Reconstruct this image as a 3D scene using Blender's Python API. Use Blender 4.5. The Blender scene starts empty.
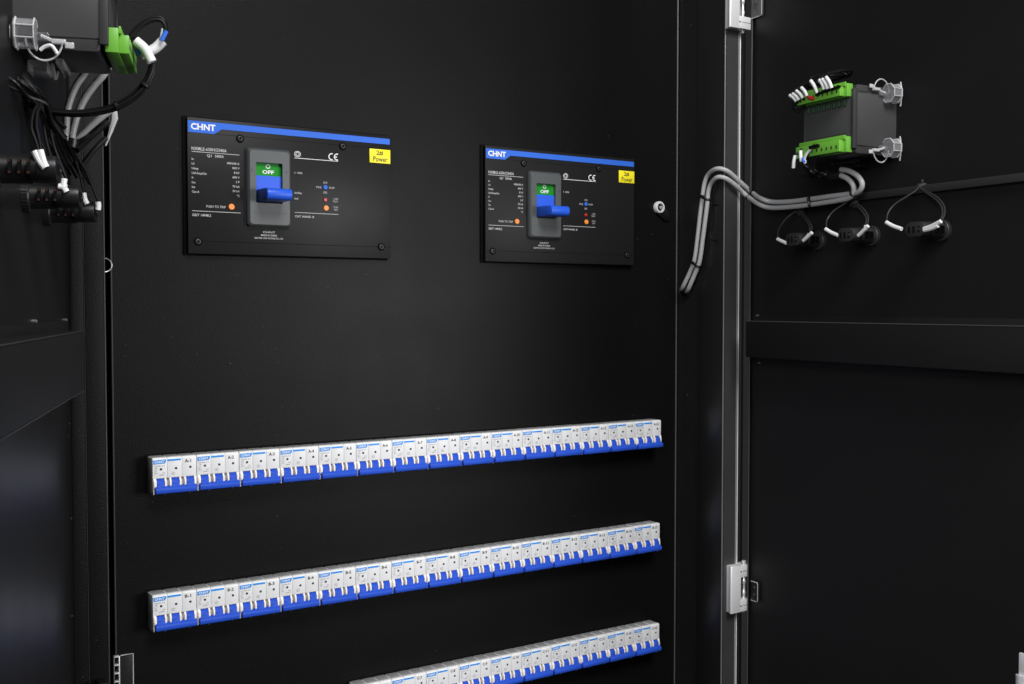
import bpy, bmesh, math, random
from mathutils import Vector, Matrix
random.seed(7)
S = bpy.context.scene
COL = S.collection
R = math.radians

# ------------------------------------------------------------------ camera
CAM = Vector((-0.3357, -1.3509, 0.2975))
YAW, PITCH, FPX = 0.5739, -0.0335, 1069.9
FW = Vector((math.sin(YAW)*math.cos(PITCH), math.cos(YAW)*math.cos(PITCH), math.sin(PITCH)))
RT = Vector((math.cos(YAW), -math.sin(YAW), 0))
UP = RT.cross(FW)
cd = bpy.data.cameras.new('camera')
cam = bpy.data.objects.new('camera', cd); COL.objects.link(cam)
cam.matrix_world = Matrix(((RT.x, UP.x, -FW.x, CAM.x), (RT.y, UP.y, -FW.y, CAM.y), (RT.z, UP.z, -FW.z, CAM.z), (0, 0, 0, 1)))
cd.sensor_width = 36; cd.lens = 36*FPX/1024; cd.clip_start = 0.02; cd.clip_end = 50
S.camera = cam

def hit(x, y, P, N):
    """point where the line of sight through a photograph point meets a real plane"""
    d = FW + RT*((x-512)/FPX) - UP*((y-342)/FPX)
    P, N = Vector(P), Vector(N)
    return CAM + d*((P-CAM).dot(N)/d.dot(N))
def on_panel(x, y, Y=0.0): return hit(x, y, (0, Y, 0), (0, 1, 0))

class Frame:                        # a door: x along it, n out of its inner face, z up
    def __init__(s, P, x, n): s.P, s.x, s.n = Vector(P), Vector(x), Vector(n)
    def at(s, px, py, off=0.0):     # local (x, y, z); y = -off
        q = hit(px, py, s.P + s.n*off, s.n) - s.P
        return Vector((q.dot(s.x), -q.dot(s.n), q.z))
    def at_x(s, px, py, u):
        q = hit(px, py, s.P + s.x*u, s.x) - s.P
        return Vector((q.dot(s.x), -q.dot(s.n), q.z))
aR, aL = R(4.925), R(17.88)
RIM = -0.13
HR, HL = 0.907, -0.1141
FR = Frame((HR, RIM, 0), (-math.sin(aR), -math.cos(aR), 0), (-math.cos(aR), math.sin(aR), 0))
FL = Frame((HL, RIM, 0), (math.sin(aL), math.cos(aL), 0), (math.cos(aL), -math.sin(aL), 0))
ROT_R = math.atan2(FR.x.y, FR.x.x); ROT_L = math.atan2(FL.x.y, FL.x.x)

# ------------------------------------------------------------------ materials
def mat(name, col, rough=0.5, metal=0.0, spec=0.5, bump=0.0, bscale=900, var=0.0, trans=0.0, alpha=1.0, coat=0.0, emit=None, speck=0.0):
    m = bpy.data.materials.new(name); m.use_nodes = True
    nt = m.node_tree; b = nt.nodes['Principled BSDF']
    b.inputs['Base Color'].default_value = (*col, 1)
    b.inputs['Roughness'].default_value = rough
    b.inputs['Metallic'].default_value = metal
    b.inputs['Specular IOR Level'].default_value = spec
    b.inputs['Transmission Weight'].default_value = trans
    b.inputs['Alpha'].default_value = alpha
    b.inputs['Coat Weight'].default_value = coat
    tc = nt.nodes.new('ShaderNodeTexCoord')
    if bump or var or speck:
        n = nt.nodes.new('ShaderNodeTexNoise'); n.inputs['Scale'].default_value = bscale; n.inputs['Detail'].default_value = 3
        nt.links.new(tc.outputs['Object'], n.inputs['Vector'])
    if bump:
        bp = nt.nodes.new('ShaderNodeBump'); bp.inputs['Strength'].default_value = bump; bp.inputs['Distance'].default_value = 0.0006
        nt.links.new(n.outputs['Fac'], bp.inputs['Height']); nt.links.new(bp.outputs['Normal'], b.inputs['Normal'])
    if var or speck:
        n2 = nt.nodes.new('ShaderNodeTexNoise'); n2.inputs['Scale'].default_value = 9; n2.inputs['Detail'].default_value = 6
        nt.links.new(tc.outputs['Object'], n2.inputs['Vector'])
        mx = nt.nodes.new('ShaderNodeMix'); mx.data_type = 'RGBA'
        mx.inputs['A'].default_value = (*[c*(1-var) for c in col], 1); mx.inputs['B'].default_value = (*[min(1, c*(1+var)) for c in col], 1)
        nt.links.new(n2.outputs['Fac'], mx.inputs['Factor'])
        out = mx.outputs['Result']
        if speck:
            rp = nt.nodes.new('ShaderNodeValToRGB'); rp.color_ramp.elements[0].position = 0.60; rp.color_ramp.elements[1].position = 0.74
            rp.color_ramp.elements[0].color = (0, 0, 0, 1)
            nt.links.new(n.outputs['Fac'], rp.inputs['Fac'])
            m2 = nt.nodes.new('ShaderNodeMix'); m2.data_type = 'RGBA'
            m2.inputs['B'].default_value = (*[c*(1+speck) for c in col], 1)
            nt.links.new(out, m2.inputs['A']); nt.links.new(rp.outputs['Color'], m2.inputs['Factor'])
            out = m2.outputs['Result']
            n4 = nt.nodes.new('ShaderNodeTexNoise'); n4.inputs['Scale'].default_value = 230; n4.inputs['Detail'].default_value = 0
            nt.links.new(tc.outputs['Object'], n4.inputs['Vector'])
            r4 = nt.nodes.new('ShaderNodeValToRGB'); r4.color_ramp.elements[0].position = 0.83; r4.color_ramp.elements[0].color = (0, 0, 0, 1); r4.color_ramp.elements[1].position = 0.88
            nt.links.new(n4.outputs['Fac'], r4.inputs['Fac'])
            m4 = nt.nodes.new('ShaderNodeMix'); m4.data_type = 'RGBA'; m4.inputs['B'].default_value = (0.035, 0.035, 0.035, 1)
            nt.links.new(out, m4.inputs['A']); nt.links.new(r4.outputs['Color'], m4.inputs['Factor']); out = m4.outputs['Result']
        nt.links.new(out, b.inputs['Base Color'])
    if rough > 0.2 and (var or bump):
        mr = nt.nodes.new('ShaderNodeMapRange'); mr.inputs['To Min'].default_value = rough-0.05; mr.inputs['To Max'].default_value = rough+0.05
        n3 = nt.nodes.new('ShaderNodeTexNoise'); n3.inputs['Scale'].default_value = 14; n3.inputs['Detail'].default_value = 5
        nt.links.new(tc.outputs['Object'], n3.inputs['Vector']); nt.links.new(n3.outputs['Fac'], mr.inputs['Value'])
        nt.links.new(mr.outputs['Result'], b.inputs['Roughness'])
    return m
M = {}
M['powder'] = mat('powder_coat', (0.0042, 0.0042, 0.0043), 0.4, spec=0.085, bump=0.4, bscale=520, var=0.12, speck=0.9)
M['powder_right'] = mat('powder_coat_matt', (0.0062, 0.0062, 0.0063), 0.55, spec=0.3, bump=0.1, bscale=700, var=0.12)
M['powder_fine'] = mat('powder_coat_fine', (0.0045, 0.0045, 0.0046), 0.41, spec=0.5, bump=0.1, bscale=700, var=0.12)
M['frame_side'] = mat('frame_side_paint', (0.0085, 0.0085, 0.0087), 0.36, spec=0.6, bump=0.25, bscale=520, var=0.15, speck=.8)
M['frame'] = mat('frame_paint', (0.0042, 0.0042, 0.0043), 0.5, spec=0.1, bump=0.6, bscale=520, var=0.15, speck=1.2)
M['edge'] = mat('edge_highlight_steel', (0.10, 0.10, 0.103), 0.4, metal=0.4, bump=0.1, bscale=500, var=0.2)  # grey for painted highlights along edges; also plain steel of screws and hinge
M['edge_mid'] = mat('edge_highlight_mid', (0.24, 0.24, 0.245), 0.36, metal=0.5, bump=0.1, bscale=420, var=0.25)  # highlight on the rim strip's inner edge, put into the colour
M['ring_steel'] = mat('ring_steel', (0.3, 0.3, 0.31), 0.3, metal=0.7, var=0.1)
M['edge_dark'] = mat('edge_highlight_dark', (0.035, 0.035, 0.036), 0.42, metal=0.3, bump=0.1, bscale=500, var=0.2)  # fainter painted edge highlights; also the lamp terminal screws
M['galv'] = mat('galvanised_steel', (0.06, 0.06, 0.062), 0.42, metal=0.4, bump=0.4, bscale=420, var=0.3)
M['galv_highlight'] = mat('galvanised_bend_highlight', (0.42, 0.42, 0.43), 0.36, metal=0.4, bump=0.4, bscale=420, var=0.25)  # same steel made lighter: the bend's highlight is in the colour
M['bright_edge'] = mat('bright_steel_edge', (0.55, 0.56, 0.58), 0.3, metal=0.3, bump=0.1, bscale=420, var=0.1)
M['zinc'] = mat('cast_zinc', (0.72, 0.72, 0.73), 0.36, metal=0.2, bump=0.06, bscale=300, var=0.06)
M['chrome'] = mat('chrome', (0.8, 0.81, 0.83), 0.24, metal=0.55, var=0.03)
M['rubber'] = mat('black_rubber', (0.004, 0.004, 0.004), 0.6, spec=0.3, var=0.2)
M['void'] = mat('cabinet_dark', (0.002, 0.002, 0.002), 0.8, spec=0.1, var=0.2)
M['plate'] = mat('breaker_plate', (0.0125, 0.0125, 0.0128), 0.4, spec=0.11, bump=0.12, bscale=1500, var=0.08)
M['plate_side'] = mat('breaker_side', (0.004, 0.004, 0.004), 0.35, spec=0.4, var=0.1)
M['escut'] = mat('grey_plastic', (0.066, 0.072, 0.074), 0.42, spec=0.4, bump=0.08, bscale=1300, var=0.05)
M['blue'] = mat('blue_plastic', (0.02, 0.095, 0.6), 0.36, spec=0.25, bump=0.04, bscale=500, var=0.06)
M['toggle_blue'] = mat('toggle_blue', (0.02, 0.075, 0.5), 0.45, spec=0.12, bump=0.04, bscale=500, var=0.08)
M['blue_strip'] = mat('blue_print', (0.035, 0.135, 0.6), 0.4, spec=0.12, var=0.05)
M['badge'] = mat('light_blue_print', (0.008, 0.25, 0.74), 0.4, spec=0.3, var=0.04)
M['green_off'] = mat('green_label', (0.008, 0.21, 0.015), 0.4, spec=0.1, var=0.05)
M['white_print'] = mat('white_print', (0.72, 0.72, 0.72), 0.5, spec=0.2, var=0.03)
M['small_print'] = mat('small_white_print', (0.5, 0.5, 0.5), 0.5, spec=0.1, var=0.03)
M['grey_print'] = mat('grey_print', (0.36, 0.36, 0.37), 0.5, spec=0.2, var=0.05)
M['dark_print'] = mat('dark_print', (0.02, 0.02, 0.022), 0.5, spec=0.2, var=0.05)
M['soft_print'] = mat('soft_grey_print', (0.2, 0.2, 0.23), 0.5, spec=0.2, var=0.05)
M['orange'] = mat('orange_plastic', (0.85, 0.24, 0.03), 0.4, var=0.05)
M['red'] = mat('red_plastic', (0.5, 0.02, 0.02), 0.35, var=0.05)
M['yellow'] = mat('yellow_sticker', (0.86, 0.74, 0.02), 0.45, spec=0.3, var=0.03)
M['white'] = mat('white_plastic', (0.71, 0.71, 0.715), 0.4, spec=0.4, bump=0.04, bscale=900, var=0.03)
M['cream'] = mat('cream_plastic', (0.79, 0.74, 0.67), 0.42, spec=0.4, var=0.04)
M['seam'] = mat('seam_grey', (0.3, 0.3, 0.305), 0.6, var=0.1)
M['top_shade'] = mat('breaker_top_shade', (0.27, 0.27, 0.275), 0.5, spec=0.3, bump=0.05, bscale=700, var=0.08)  # white tops darkened: their shade is put into the colour
M['mod'] = mat('module_grey', (0.052, 0.052, 0.0535), 0.45, spec=0.4, bump=0.12, bscale=1500, var=0.06)
M['mod_rib'] = mat('module_rib', (0.034, 0.034, 0.035), 0.45, spec=0.35, var=0.08)
M['mod_dark'] = mat('module_dark', (0.025, 0.025, 0.026), 0.45, spec=0.4, var=0.08)
M['green'] = mat('green_terminal', (0.13, 0.37, 0.04), 0.4, spec=0.4, bump=0.03, bscale=800, var=0.06)
M['green_dk'] = mat('green_glass', (0.03, 0.1, 0.04), 0.3, var=0.3)
M['grey_cable'] = mat('grey_pvc', (0.36, 0.36, 0.365), 0.42, spec=0.45, bump=0.05, bscale=300, var=0.06)
M['black_wire'] = mat('black_pvc', (0.005, 0.005, 0.005), 0.4, spec=0.18, var=0.1)
M['lamp_wire'] = mat('dark_grey_pvc', (0.03, 0.03, 0.03), 0.4, spec=0.4, var=0.1)
M['tie'] = mat('black_nylon', (0.006, 0.006, 0.006), 0.4, spec=0.45, var=0.1)
M['tie_grey'] = mat('grey_nylon', (0.05, 0.05, 0.05), 0.45, var=0.1)
M['sleeve'] = mat('white_sleeve', (0.68, 0.68, 0.685), 0.4, spec=0.4, var=0.04)
M['lamp_body'] = mat('lamp_black', (0.023, 0.023, 0.0235), 0.42, spec=0.35, bump=0.08, bscale=900, var=0.1)
M['lamp_left'] = mat('lamp_black_darker', (0.0085, 0.0085, 0.009), 0.4, spec=0.35, bump=0.08, bscale=900, var=0.1)  # same lamps as on the right door, in a darker black
M['slot_red'] = mat('red_board', (0.035, 0.006, 0.004), 0.4, var=0.1)
def clear_mat(name='clear_plastic', lo=.07, hi=.5, col=.45):
    m = bpy.data.materials.new(name); m.use_nodes = True
    nt = m.node_tree; b = nt.nodes['Principled BSDF']; o = nt.nodes['Material Output']
    b.inputs['Base Color'].default_value = (col, col, col*1.02, 1); b.inputs['Roughness'].default_value = 0.12; b.inputs['Specular IOR Level'].default_value = 0.9
    t = nt.nodes.new('ShaderNodeBsdfTransparent'); t.inputs['Color'].default_value = (0.93, 0.93, 0.94, 1)
    mx = nt.nodes.new('ShaderNodeMixShader')
    lw = nt.nodes.new('ShaderNodeLayerWeight'); lw.inputs['Blend'].default_value = 0.55
    rp = nt.nodes.new('ShaderNodeMapRange'); rp.inputs['To Min'].default_value = lo; rp.inputs['To Max'].default_value = hi
    nt.links.new(lw.outputs['Facing'], rp.inputs['Value']); nt.links.new(rp.outputs['Result'], mx.inputs['Fac'])
    nt.links.new(t.outputs[0], mx.inputs[1]); nt.links.new(b.outputs[0], mx.inputs[2]); nt.links.new(mx.outputs[0], o.inputs['Surface'])
    return m
M['clear'] = clear_mat()
M['clear_edge'] = clear_mat('clear_edge_glint', .42, .88, .72)  # whiter, denser copy that paints in the glints of the clear clips

# ------------------------------------------------------------------ mesh helpers
_txt = {}
def text_geo(s, bold=0.0):
    k = (s, bold)
    if k in _txt: return _txt[k]
    c = bpy.data.curves.new('t', 'FONT'); c.body = s; c.size = 1; c.resolution_u = 2; c.offset = bold
    o = bpy.data.objects.new('t', c); COL.objects.link(o)
    bpy.context.view_layer.update()
    dg = bpy.context.evaluated_depsgraph_get()
    me = bpy.data.meshes.new_from_object(o.evaluated_get(dg))
    vs = [(v.co.x, v.co.y) for v in me.vertices]; fs = [tuple(p.vertices) for p in me.polygons]
    bpy.data.objects.remove(o); bpy.data.curves.remove(c); bpy.data.meshes.remove(me)
    _txt[k] = (vs, fs); return _txt[k]

def spline(pts, n=8):
    P = [Vector(p) for p in pts]
    if len(P) < 3: return P
    P = [P[0]*2-P[1]] + P + [P[-1]*2-P[-2]]
    out = []
    for i in range(1, len(P)-2):
        a, b, c, d = P[i-1], P[i], P[i+1], P[i+2]
        for k in range(n):
            t = k/n
            out.append(0.5*((2*b) + (c-a)*t + (2*a-5*b+4*c-d)*t*t + (3*b-a-3*c+d)*t**3))
    out.append(P[-2]); return out

class MB:
    def __init__(s): s.bm = bmesh.new(); s.mats = []; s.cur = 0
    def m(s, name):
        if name not in s.mats: s.mats.append(name)
        s.cur = s.mats.index(name); return s
    def _f(s, vs):
        try: f = s.bm.faces.new(vs)
        except ValueError: return None
        f.material_index = s.cur; f.smooth = True; return f
    def box(s, x0, x1, y0, y1, z0, z1, bev=0.0, seg=2):
        v = [s.bm.verts.new(p) for p in ((x0,y0,z0),(x1,y0,z0),(x1,y1,z0),(x0,y1,z0),(x0,y0,z1),(x1,y0,z1),(x1,y1,z1),(x0,y1,z1))]
        fs = [s._f([v[i] for i in q]) for q in ((0,3,2,1),(4,5,6,7),(0,1,5,4),(1,2,6,5),(2,3,7,6),(3,0,4,7))]
        if bev > 0:
            es = list({e for f in fs for e in f.edges})
            r = bmesh.ops.bevel(s.bm, geom=es, offset=bev, segments=seg, affect='EDGES', profile=0.5)
            for f in r['faces']: f.material_index = s.cur; f.smooth = True
        return s
    def prism(s, poly, ax, a0, a1, bev=0.0):
        """poly in the plane normal to axis ax: 'x' -> (y,z), 'y' -> (x,z), 'z' -> (x,y)"""
        def P(p, a): return {'x': (a, p[0], p[1]), 'y': (p[0], a, p[1]), 'z': (p[0], p[1], a)}[ax]
        A = [s.bm.verts.new(P(p, a0)) for p in poly]; B = [s.bm.verts.new(P(p, a1)) for p in poly]
        n = len(poly); fs = [s._f(A[::-1]), s._f(B)]
        for i in range(n): fs.append(s._f([A[i], A[(i+1) % n], B[(i+1) % n], B[i]]))
        fs = [f for f in fs if f]
        bmesh.ops.recalc_face_normals(s.bm, faces=fs)
        if bev > 0:
            es = list({e for f in fs for e in f.edges})
            r = bmesh.ops.bevel(s.bm, geom=es, offset=bev, segments=2, affect='EDGES', profile=0.5)
            for f in r['faces']: f.material_index = s.cur; f.smooth = True
        return s
    def loops(s, rings, cap0=True, cap1=True):
        R_ = [[s.bm.verts.new(p) for p in r] for r in rings]; fs = []
        n = len(rings[0])
        for a, b in zip(R_, R_[1:]):
            for i in range(n): fs.append(s._f([a[i], a[(i+1) % n], b[(i+1) % n], b[i]]))
        if cap0: fs.append(s._f(R_[0][::-1]))
        if cap1: fs.append(s._f(R_[-1]))
        bmesh.ops.recalc_face_normals(s.bm, faces=[f for f in fs if f])
        return s
    def tube(s, pts, r, seg=8, n=8, rad=None, flat=None):
        """rad: list of radii over pts (overrides r); flat=(axis vector, factor) squashes"""
        P = spline(pts, n) if n else [Vector(p) for p in pts]
        N = len(P); T = [(P[min(i+1, N-1)]-P[max(i-1, 0)]).normalized() for i in range(N)]
        u = T[0].orthogonal().normalized(); rings = []
        for i in range(N):
            u = (u - T[i]*u.dot(T[i])).normalized(); v = T[i].cross(u)
            rr = r
            if rad:
                q = i/(N-1)*(len(rad)-1); k = min(int(q), len(rad)-2); rr = rad[k]+(rad[k+1]-rad[k])*(q-k)
            rings.append([P[i]+(u*math.cos(2*math.pi*j/seg)+v*math.sin(2*math.pi*j/seg))*rr for j in range(seg)])
        return s.loops(rings)
    def lathe(s, prof, c, ax, seg=20):
        """prof: list of (radius, distance along ax) from point c"""
        c = Vector(c); ax = Vector(ax).normalized(); u = ax.orthogonal().normalized(); v = ax.cross(u)
        return s.loops([[c+ax*d+(u*math.cos(2*math.pi*j/seg)+v*math.sin(2*math.pi*j/seg))*max(r, 1e-5) for j in range(seg)] for r, d in prof])
    def ring(s, c, ax, R0, r, seg=28, sub=8, a0=0, a1=2*math.pi):
        c = Vector(c); ax = Vector(ax).normalized(); u = ax.orthogonal().normalized(); v = ax.cross(u)
        return s.tube([c+(u*math.cos(a0+(a1-a0)*i/seg)+v*math.sin(a0+(a1-a0)*i/seg))*R0 for i in range(seg+1)], r, sub, 0)
    def poly(s, pts, y, th=0.0003):
        return s.prism(pts, 'y', y, y-th)
    def text(s, body, x, z, y, h=None, fit=None, align='L', bold=0.0, sx=1.0):
        """flat ink standing on the plane y, facing -y; h = cap height; fit = (x0,x1,z0,z1)"""
        vs, fs = text_geo(body, bold)
        if not vs: return s
        x0 = min(v[0] for v in vs); x1 = max(v[0] for v in vs); z0 = min(v[1] for v in vs); z1 = max(v[1] for v in vs)
        if fit: kx = (fit[1]-fit[0])/(x1-x0); kz = (fit[3]-fit[2])/(z1-z0); ox = fit[0]-x0*kx; oz = fit[2]-z0*kz
        else:
            kz = h/0.7; kx = kz*sx; w = (x1-x0)*kx
            ox = x-x0*kx-(w if align == 'R' else w/2 if align == 'C' else 0); oz = z
        V = [s.bm.verts.new((v[0]*kx+ox, y, v[1]*kz+oz)) for v in vs]
        for f in fs: s._f([V[i] for i in f])
        return s
    def line(s, x0, z0, x1, z1, y, w):
        d = Vector((x1-x0, z1-z0)); n = Vector((-d.y, d.x)).normalized()*w/2
        V = [s.bm.verts.new((a+sg*n.x, y, b+sg*n.y)) for a, b, sg in ((x0, z0, 1), (x0, z0, -1), (x1, z1, -1), (x1, z1, 1))]
        s._f(V); return s
    def xform(s, mtx): bmesh.ops.transform(s.bm, matrix=mtx, verts=s.bm.verts); return s
    def build(s, name, parent=None, label=None):
        me = bpy.data.meshes.new(name); s.bm.normal_update(); s.bm.to_mesh(me); s.bm.free()
        for k in s.mats: me.materials.append(M[k])
        me.set_sharp_from_angle(angle=R(35))
        o = bpy.data.objects.new(name, me); COL.objects.link(o)
        if parent: o.parent = parent
        if label: o['label'] = label
        return o

def empty(name, loc, rz=0.0):
    o = bpy.data.objects.new(name, None); COL.objects.link(o); o.empty_display_size = 0.01
    o.location = loc; o.rotation_euler = (0, 0, rz); return o
def tag(o, label, cat, group=None, kind=None):
    o['label'] = label; o['category'] = cat
    if group: o['group'] = group
    if kind: o['kind'] = kind
    return o
def copy_tree(o, parent=None):
    c = o.copy(); COL.objects.link(c); c.parent = parent
    for ch in list(o.children): copy_tree(ch, c)
    return c
def rrect(x0, x1, z0, z1, r, n=5):
    out = []
    for cx, cz, a in ((x1-r, z1-r, 0), (x0+r, z1-r, 90), (x0+r, z0+r, 180), (x1-r, z0+r, 270)):
        for i in range(n+1):
            t = R(a+90*i/n); out.append((cx+r*math.cos(t), cz+r*math.sin(t)))
    return out

ZB, ZT = -0.42, 0.86                # the stretch of cabinet the photograph shows, with a margin

# ================================================================== CABINET
cab = tag(empty('electrical_cabinet', (0, 0, 0)), 'tall black powder coated cabinet standing open with both doors swung back', 'cabinet')
PX0, PX1 = on_panel(111.3, 300).x, on_panel(676.4, 300).x
b = MB().m('powder')
b.box(PX0+.0015, PX1-.0015, 0, .0018, ZB, ZT)
b.m('frame').box(PX0+.0015, PX0+.0035, .0018, .02, ZB, ZT).box(PX1-.0035, PX1-.0015, .0018, .02, ZB, ZT)
panel = b.build('inner_panel', cab)
b = MB().m('edge_dark').tube([(PX0+.0004, .0005, ZB), (PX0+.0004, .0005, ZT)], .0011, 8, 0)  # bead painting a faint highlight along the panel's left edge
b.build('edge_lip_highlight', panel)
b = MB().m('edge').tube([(PX1, .0002, ZB), (PX1, .0002, ZT)], .0013, 8, 0)  # grey bead for the light caught by the rounded right edge
b.build('edge_lip_highlight', panel)
# lock of the inner panel
lk = on_panel(660, 207.3, -.005)
b = MB().m('zinc').lathe([(.0098, .005), (.0098, .0), (.0088, -.0015), (.0066, -.0018), (.0060, .0012), (.0060, .003)], lk, (0, 1, 0), 28)
b.m('void').lathe([(.0059, .0012), (.0001, .0011)], lk, (0, 1, 0), 20)
b.m('chrome').lathe([(.0034, .0012), (.0034, -.0012), (.0026, -.0018), (.0001, -.0018)], (lk.x+.0004, lk.y, lk.z), (0, 1, 0), 3)
b.build('lock', panel)
b = MB().m('plate_side'); c = on_panel(667, 216, -.004)  # dark flat shape below and right of the lock
b.prism([(lk.x-.009, lk.z+.002), (lk.x-.004, lk.z-.011), (c.x-.002, c.z-.009), (c.x+.007, c.z-.006), (c.x+.009, c.z+.002), (lk.x+.009, lk.z+.006)], 'y', -.0005, -.004, .0008)
b.build('lock_dark_shape', panel)
# half hidden finger ring at the panel's left edge
c = on_panel(104.6, 265.2, -.004)
b = MB().m('ring_steel').ring(c, (0, 1, 0), .0082, .0009, 32, 8)
b.build('finger_ring', panel)
# bright framed hinge at the panel's lower left
def PXZ(x, y, Y): p = on_panel(x, y, Y); return p.x, p.z
hx0, hz1 = PXZ(120.5, 655.5, -.003); hx1, _ = PXZ(133, 654, -.003)
b = MB().m('plate').box(hx0, hx1, -.0025, -.0002, hz1-.075, hz1, .0004)
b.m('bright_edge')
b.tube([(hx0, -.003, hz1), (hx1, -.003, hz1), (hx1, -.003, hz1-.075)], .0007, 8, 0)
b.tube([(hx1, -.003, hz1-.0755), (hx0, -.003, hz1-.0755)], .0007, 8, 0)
kx0, kz1 = PXZ(113.4, 656.8, -.006); kx1, _ = PXZ(119.6, 656.5, -.006)
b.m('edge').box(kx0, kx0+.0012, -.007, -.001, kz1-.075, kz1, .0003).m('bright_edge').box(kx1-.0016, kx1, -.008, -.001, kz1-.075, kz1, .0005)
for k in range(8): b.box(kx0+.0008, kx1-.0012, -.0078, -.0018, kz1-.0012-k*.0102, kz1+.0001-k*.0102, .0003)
b.build('panel_hinge', panel)

# dark sheet put in for the unlit inside, then the frame beside the panel
b = MB().m('void').box(-.25, 1.05, .03, .034, ZB-.02, ZT+.02)
b.build('dark_backing', cab)
# right hand side: deep reveal from the panel to the front rim, with a fold half way
xs = .8655
yf = hit(697, 342, (xs+.0012, 0, 0), (1, 0, 0)).y; yr = hit(723.2, 342, (xs, 0, 0), (1, 0, 0)).y
b = MB().m('frame_side').box(xs+.0022, xs+.004, yf+.0008, .03, ZB, ZT).box(xs, xs+.0022, yr, yf-.0008, ZB, ZT, .0007)
b.m('void').box(xs+.0032, xs+.0042, yf-.004, yf+.004, ZB, ZT)
b.m('edge_dark').tube([(xs+.0006, yf-.0010, ZB), (xs+.0006, yf-.0010, ZT)], .0005, 6, 0)  # thin bead as painted highlight along the fold
b.build('side_post', cab)
CX0, CX1 = on_panel(723.4, 342, yr-.001).x, on_panel(740.4, 342, yr-.004).x
b = MB().m('edge_mid').tube([(xs-.0003, yr-.0006, ZB), (xs-.0003, yr-.0006, ZT)], .0011, 8, 0)  # bead painting the bright line on the strip's inner edge
b.m('galv').box(xs+.0012, CX1-.008, yr-.003, yr-.001, ZB, ZT)
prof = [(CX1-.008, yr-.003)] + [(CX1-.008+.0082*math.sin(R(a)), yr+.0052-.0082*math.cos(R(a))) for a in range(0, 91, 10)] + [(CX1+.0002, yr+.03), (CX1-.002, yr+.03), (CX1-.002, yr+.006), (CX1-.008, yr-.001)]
b.m('galv_highlight').prism(prof, 'z', ZB, ZT)
b.m('zinc').tube([(CX1-.0006, yr+.0008, ZB), (CX1-.0006, yr+.0008, ZT)], .0014, 8, 0)  # pale bead added as the highlight on the bend's outer edge
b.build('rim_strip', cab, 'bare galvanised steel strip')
b = MB().m('rubber').box(CX1+.001, HR+.010, yr+.012, yr+.03, ZB, ZT)
b.build('door_seal', cab)
# left hand side: flat rim with a groove, seen from the front
X85, X105 = on_panel(85, 342, -.131).x, on_panel(105, 342, -.131).x
X70 = on_panel(70, 342, -.131).x
b = MB().m('frame').box(X85+.0006, X105, -.131, -.129, ZB, ZT, .0006).box(X105-.002, X105-.0002, -.129, .03, ZB, ZT)
b.build('side_post', cab)
b = MB().m('edge_dark').tube([(X105, -.1308, ZB), (X105, -.1308, ZT)], .0010, 8, 0)  # bead painting the thin bright line on the rim edge
b.m('edge_dark').tube([(X85+.0001, -.1298, ZB), (X85+.0001, -.1298, ZT)], .0005, 6, 0)
b.m('frame').box(X70, X85-.0004, -.1295, -.1275, ZB, ZT, .0005)
b.m('void').box(HL-.01, X105-.003, -.126, -.124, ZB, ZT)
b.build('rim_strip', cab)
c1 = on_panel(96.5, 681.2, -.14); c2 = on_panel(106, 679.8, -.14)
b = MB().m('frame').box(c1.x, c2.x, -.15, -.1315, c1.z-.05, c1.z, .0012)
b.build('corner_block', cab)

# ---- doors
BT, BB, FT = .2745, .2185, .2826    # cross bar top, bottom, flange top
def door(fr, rot, left):
    d = empty('cabinet_door', fr.P, rot); d.parent = cab
    sg = -1 if left else 1
    def X(a): return sg*a
    def bx(b_, a0, a1, *r): b_.box(min(X(a0), X(a1)), max(X(a0), X(a1)), *r)
    W = .66 if left else .545
    b = MB().m('powder_fine' if left else 'powder_right'); bx(b, .002, W, 0, .0018, ZB, ZT)
    bx(b, W-.002, W, -.0, .03, ZB, ZT)
    b.build('door_sheet', d)
    b = MB().m('frame' if left else 'void'); bx(b, .0, .0018, -.004, .02, ZB, ZT)
    b.m('edge' if not left else 'void').tube([(X(.0008), -.0042, ZB), (X(.0008), -.0042, ZT)], .0007 if not left else .0016, 8, 0)  # right door: grey bead painted as the edge highlight
    b.build('hinge_flange', d)
    # hat section cross bar: deep channel on a wider flange
    DB = .036
    e0 = -.002 if not left else -.012
    end = fr.at(745.2, 340, DB) if not left else fr.at(84.5, 355, DB)
    e0 = sg*end.x
    b = MB().m('powder_right'); bx(b, .006, W-.003, -.0022, -.0004, BB-.009, FT, .0004)
    bx(b, e0, W-.004, -DB, -.0022, BB, BT, .0022, 3)
    bar = b.build('crossbar', d)
    b = MB().m('edge_dark' if left else 'edge').tube([(X(e0+.003), -DB+.0003, BT-.0002), (X(W-.006), -DB+.0003, BT-.0002)], .0006, 8, 0)  # highlight of the bar's front edge, painted as a grey bead
    if left: b.tube([(X(e0+.003), -DB+.0003, BB+.0002), (X(W-.006), -DB+.0003, BB+.0002)], .0005, 8, 0)
    b.build('bar_edge_highlight', bar)
    scr = [(35.5, 321.3), (66, 320), (38.5, 412.5), (66, 396.5)] if left else [(757, 315.6), (759, 363)]
    for px, py in scr:
        p = fr.at(px, py, .003)
        b = MB().m('edge').lathe([(.0019, .003), (.0019, -.0006), (.0012, -.0014)], p, (0, 1, 0), 12)
        b.build('screw', bar)
    if left:                        # slot and rolled end of the channel
        b = MB().m('void').box(end.x-.0016, end.x-.0006, -DB-.0004, -DB+.004, BB+.006, BT-.007)
        b.m('edge_dark').tube([(end.x+.0004, -DB+.001, BB+.004), (end.x+.0004, -DB+.001, BT-.004)], .0006, 6, 0)
        b.build('end_slot', bar)
    return d
doorR = door(FR, ROT_R, False); doorR['label'] = 'right door with silver hinges'
doorL = door(FL, ROT_L, True); doorL['label'] = 'left door close to the viewer'

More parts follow.
